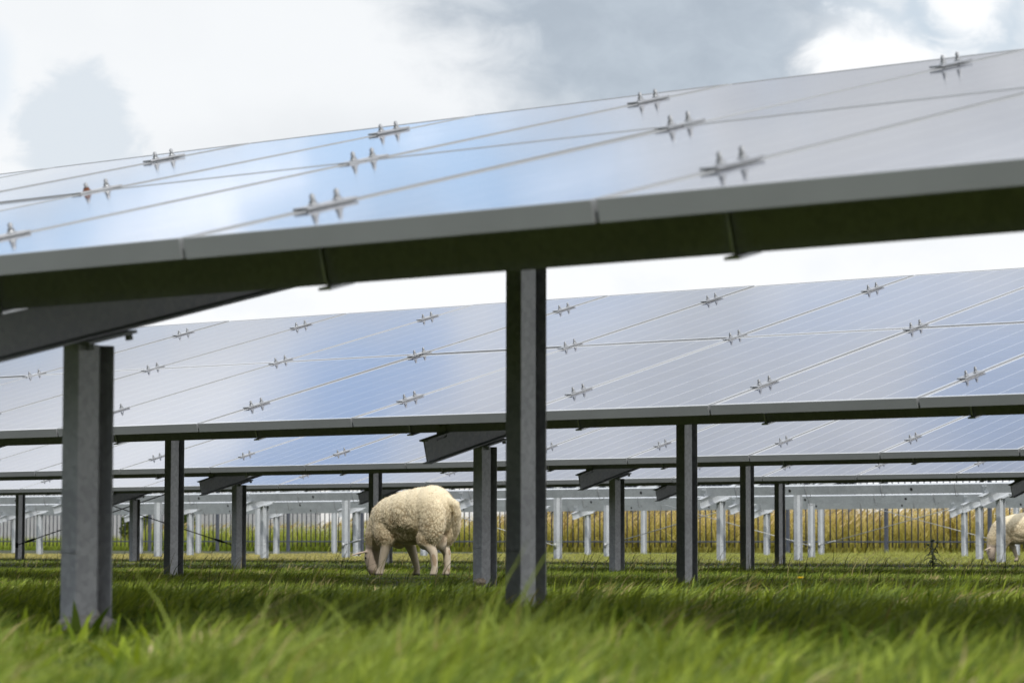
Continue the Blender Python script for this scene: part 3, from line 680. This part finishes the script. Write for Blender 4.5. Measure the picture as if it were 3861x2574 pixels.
    for i in range(n):
        if wool[i] < .02: continue
        p = Vector((x[i], y[i], z[i])); wv = p+.012*Vector(mnoise.noise_vector(p*22))
        lo = .5+.5*mnoise.noise(p*5.3+Vector((7, 3, 1)))
        q = Vector((wv.x*62, wv.y*62, wv.z*36)); d = mnoise.voronoi(q)[0]
        e = max(0., 1-(d[1]-d[0])/.34); f = mnoise.noise(p*130)*.5+mnoise.noise(p*60)*.6
        top = 1-float(np.clip((z[i]-.40)/.11, 0, 1))*.92          # the back is smooth, the flanks cracked
        crack[i] = e*e*top*(.4+.8*lo); lump[i] = -.0034*crack[i]+.0013*f*(.4+.6*top)+.002*(lo-.5)
    co += no*(lump*wool)[:, None]
    out.vertices.foreach_set('co', co.ravel())
    out.polygons.foreach_set('use_smooth', np.ones(len(out.polygons), bool))
    cream, warm, dirt = np.array((.80, .71, .52)), np.array((.74, .60, .40)), np.array((.33, .235, .125))
    st = np.array([.5+.5*mnoise.noise(Vector(c)*6.5) for c in co]); st2 = np.array([.5+.5*mnoise.noise(Vector(c)*24) for c in co])
    low = np.clip((.40-z)/.16, 0, 1)
    wc = cream[None]*(1-(low*st*.8)[:, None])+warm[None]*(low*st*.8)[:, None]
    k = np.clip(crack*1.05+low*.25*(st2 > .62), 0, .9)[:, None]; wc = wc*(1-k)+dirt[None]*k
    skin = np.array((.58, .50, .40))[None]*np.ones((n, 1)); face = np.array((.52, .43, .36))
    fm = (ss(x, .50, .54)*ss(.20-z, 0, .03))[:, None]; skin = skin*(1-fm)+face[None]*fm
    nose = (ss(.048-z, 0, .012)*ss(x, .53, .54))[:, None]; skin = skin*(1-nose*.6)+np.array((.16, .11, .10))[None]*nose*.6
    bel = (ss(z, .195, .22))[:, None]; skin = skin*(1-bel)+np.array((.34, .26, .19))[None]*bel
    sp = ((st2 > .60)*(z < .17)*(x < .2)*.7)[:, None]; skin = skin*(1-sp)+np.array((.30, .20, .12))[None]*sp
    colr = wc*wool[:, None]+skin*(1-wool)[:, None]; colr = colr*(1-hoof)[:, None]+np.array((.06, .05, .045))[None]*hoof[:, None]
    ca = out.color_attributes.new('tint', 'FLOAT_COLOR', 'POINT'); ca.data.foreach_set('color', np.concatenate([colr, np.ones((n, 1))], 1).astype(np.float32).ravel())
    m, t, p = mat('fleece and hide'); at = nd(t, 'ShaderNodeAttribute', attribute_name='tint'); t.links.new(at.outputs['Color'], p.inputs['Base Color'])
    p.inputs['Roughness'].default_value = .95; p.inputs['Specular IOR Level'].default_value = .1; p.inputs['Sheen Weight'].default_value = .25; p.inputs['Sheen Roughness'].default_value = .5
    fz = nd(t, 'ShaderNodeTexNoise', i_Vector=nd(t, 'ShaderNodeTexCoord').outputs['Object'], i_Scale=260., i_Detail=4.0).outputs[0]
    bp = nd(t, 'ShaderNodeBump', i_Strength=.6, i_Distance=.003, i_Height=fz); t.links.new(bp.outputs[0], p.inputs['Normal'])
    out.materials.append(m)
    # loose wool fibres standing off the fleece
    fr_ = np.random.default_rng(5); pick = fr_.choice(np.nonzero(wool > .6)[0], 12000)
    b = co[pick]+fr_.normal(0, .0016, (len(pick), 3)); nn = no[pick]; j = fr_.normal(0, 1, nn.shape); d = nn+.75*j; d[:, 2] -= .35; d /= np.linalg.norm(d, axis=1)[:, None]
    sd = np.cross(d, j); sd /= np.linalg.norm(sd, axis=1)[:, None]; ln = (.004+.007*fr_.random(len(pick)))[:, None]
    V = np.stack([b-nn*.002-sd*.0011, b-nn*.002+sd*.0011, b+d*ln], 1).reshape(-1, 3)
    fl = bpy.data.meshes.new('fleece'); fl.from_pydata(V.tolist(), [], np.arange(len(V)).reshape(-1, 3).tolist())
    cc = np.repeat(colr[pick]*(.9+.25*fr_.random((len(pick), 1))), 3, 0)
    ca = fl.color_attributes.new('tint', 'FLOAT_COLOR', 'POINT'); ca.data.foreach_set('color', np.concatenate([cc, np.ones((len(cc), 1))], 1).astype(np.float32).ravel())
    fl.materials.append(m); return out, fl
SM, FL = sheep_mesh()
def eye_mesh():
    bm = bmesh.new(); ellip(bm, (0, 0, 0), (.0085, .0055, .0075), 0, 3)
    me = bpy.data.meshes.new('eye'); bm.to_mesh(me); bm.free(); me.materials.append(simple('dark eye', (.012, .010, .008), .08)); return me
EM = eye_mesh(); TG = MB().box(-.009, .009, -.0012, .0012, -.011, .011).mesh('ear_tag', simple('ear tag', (.75, .72, .62), .5), .001)
def sheep(px, y, z, heading, size, label, flip=1):
    """heading: degrees turned away from the lens, measured from image left"""
    th = R(heading); h = -math.cos(th)*Vector((rx_, ry_, 0))+math.sin(th)*Vector((fx, fy, 0))
    x = far(px, 0, y); o = link('sheep', SM, None, (x, y, z), (0, 0, math.atan2(h.y, h.x)), label, 'sheep', 'sheep grazing between the rows')
    o.scale = (size,)*3
    link('fleece', FL, o)
    for s in (1, -1): link('eye', EM, o, (.598, .004+s*.048, .118))
    link('ear_tag', TG, o, (.622, .086, .140), (R(20), 0, R(35)))
    return o
sheep(1036, 13.95, -.02, 33, 1.03, 'cream woolly sheep grazing in mid pasture, rump turned right, whole body in view')
sheep(2392, 29.0, -.01, 10, 1.0, 'sheep cut off by the right edge of the view, grazing behind a sunlit steel post')
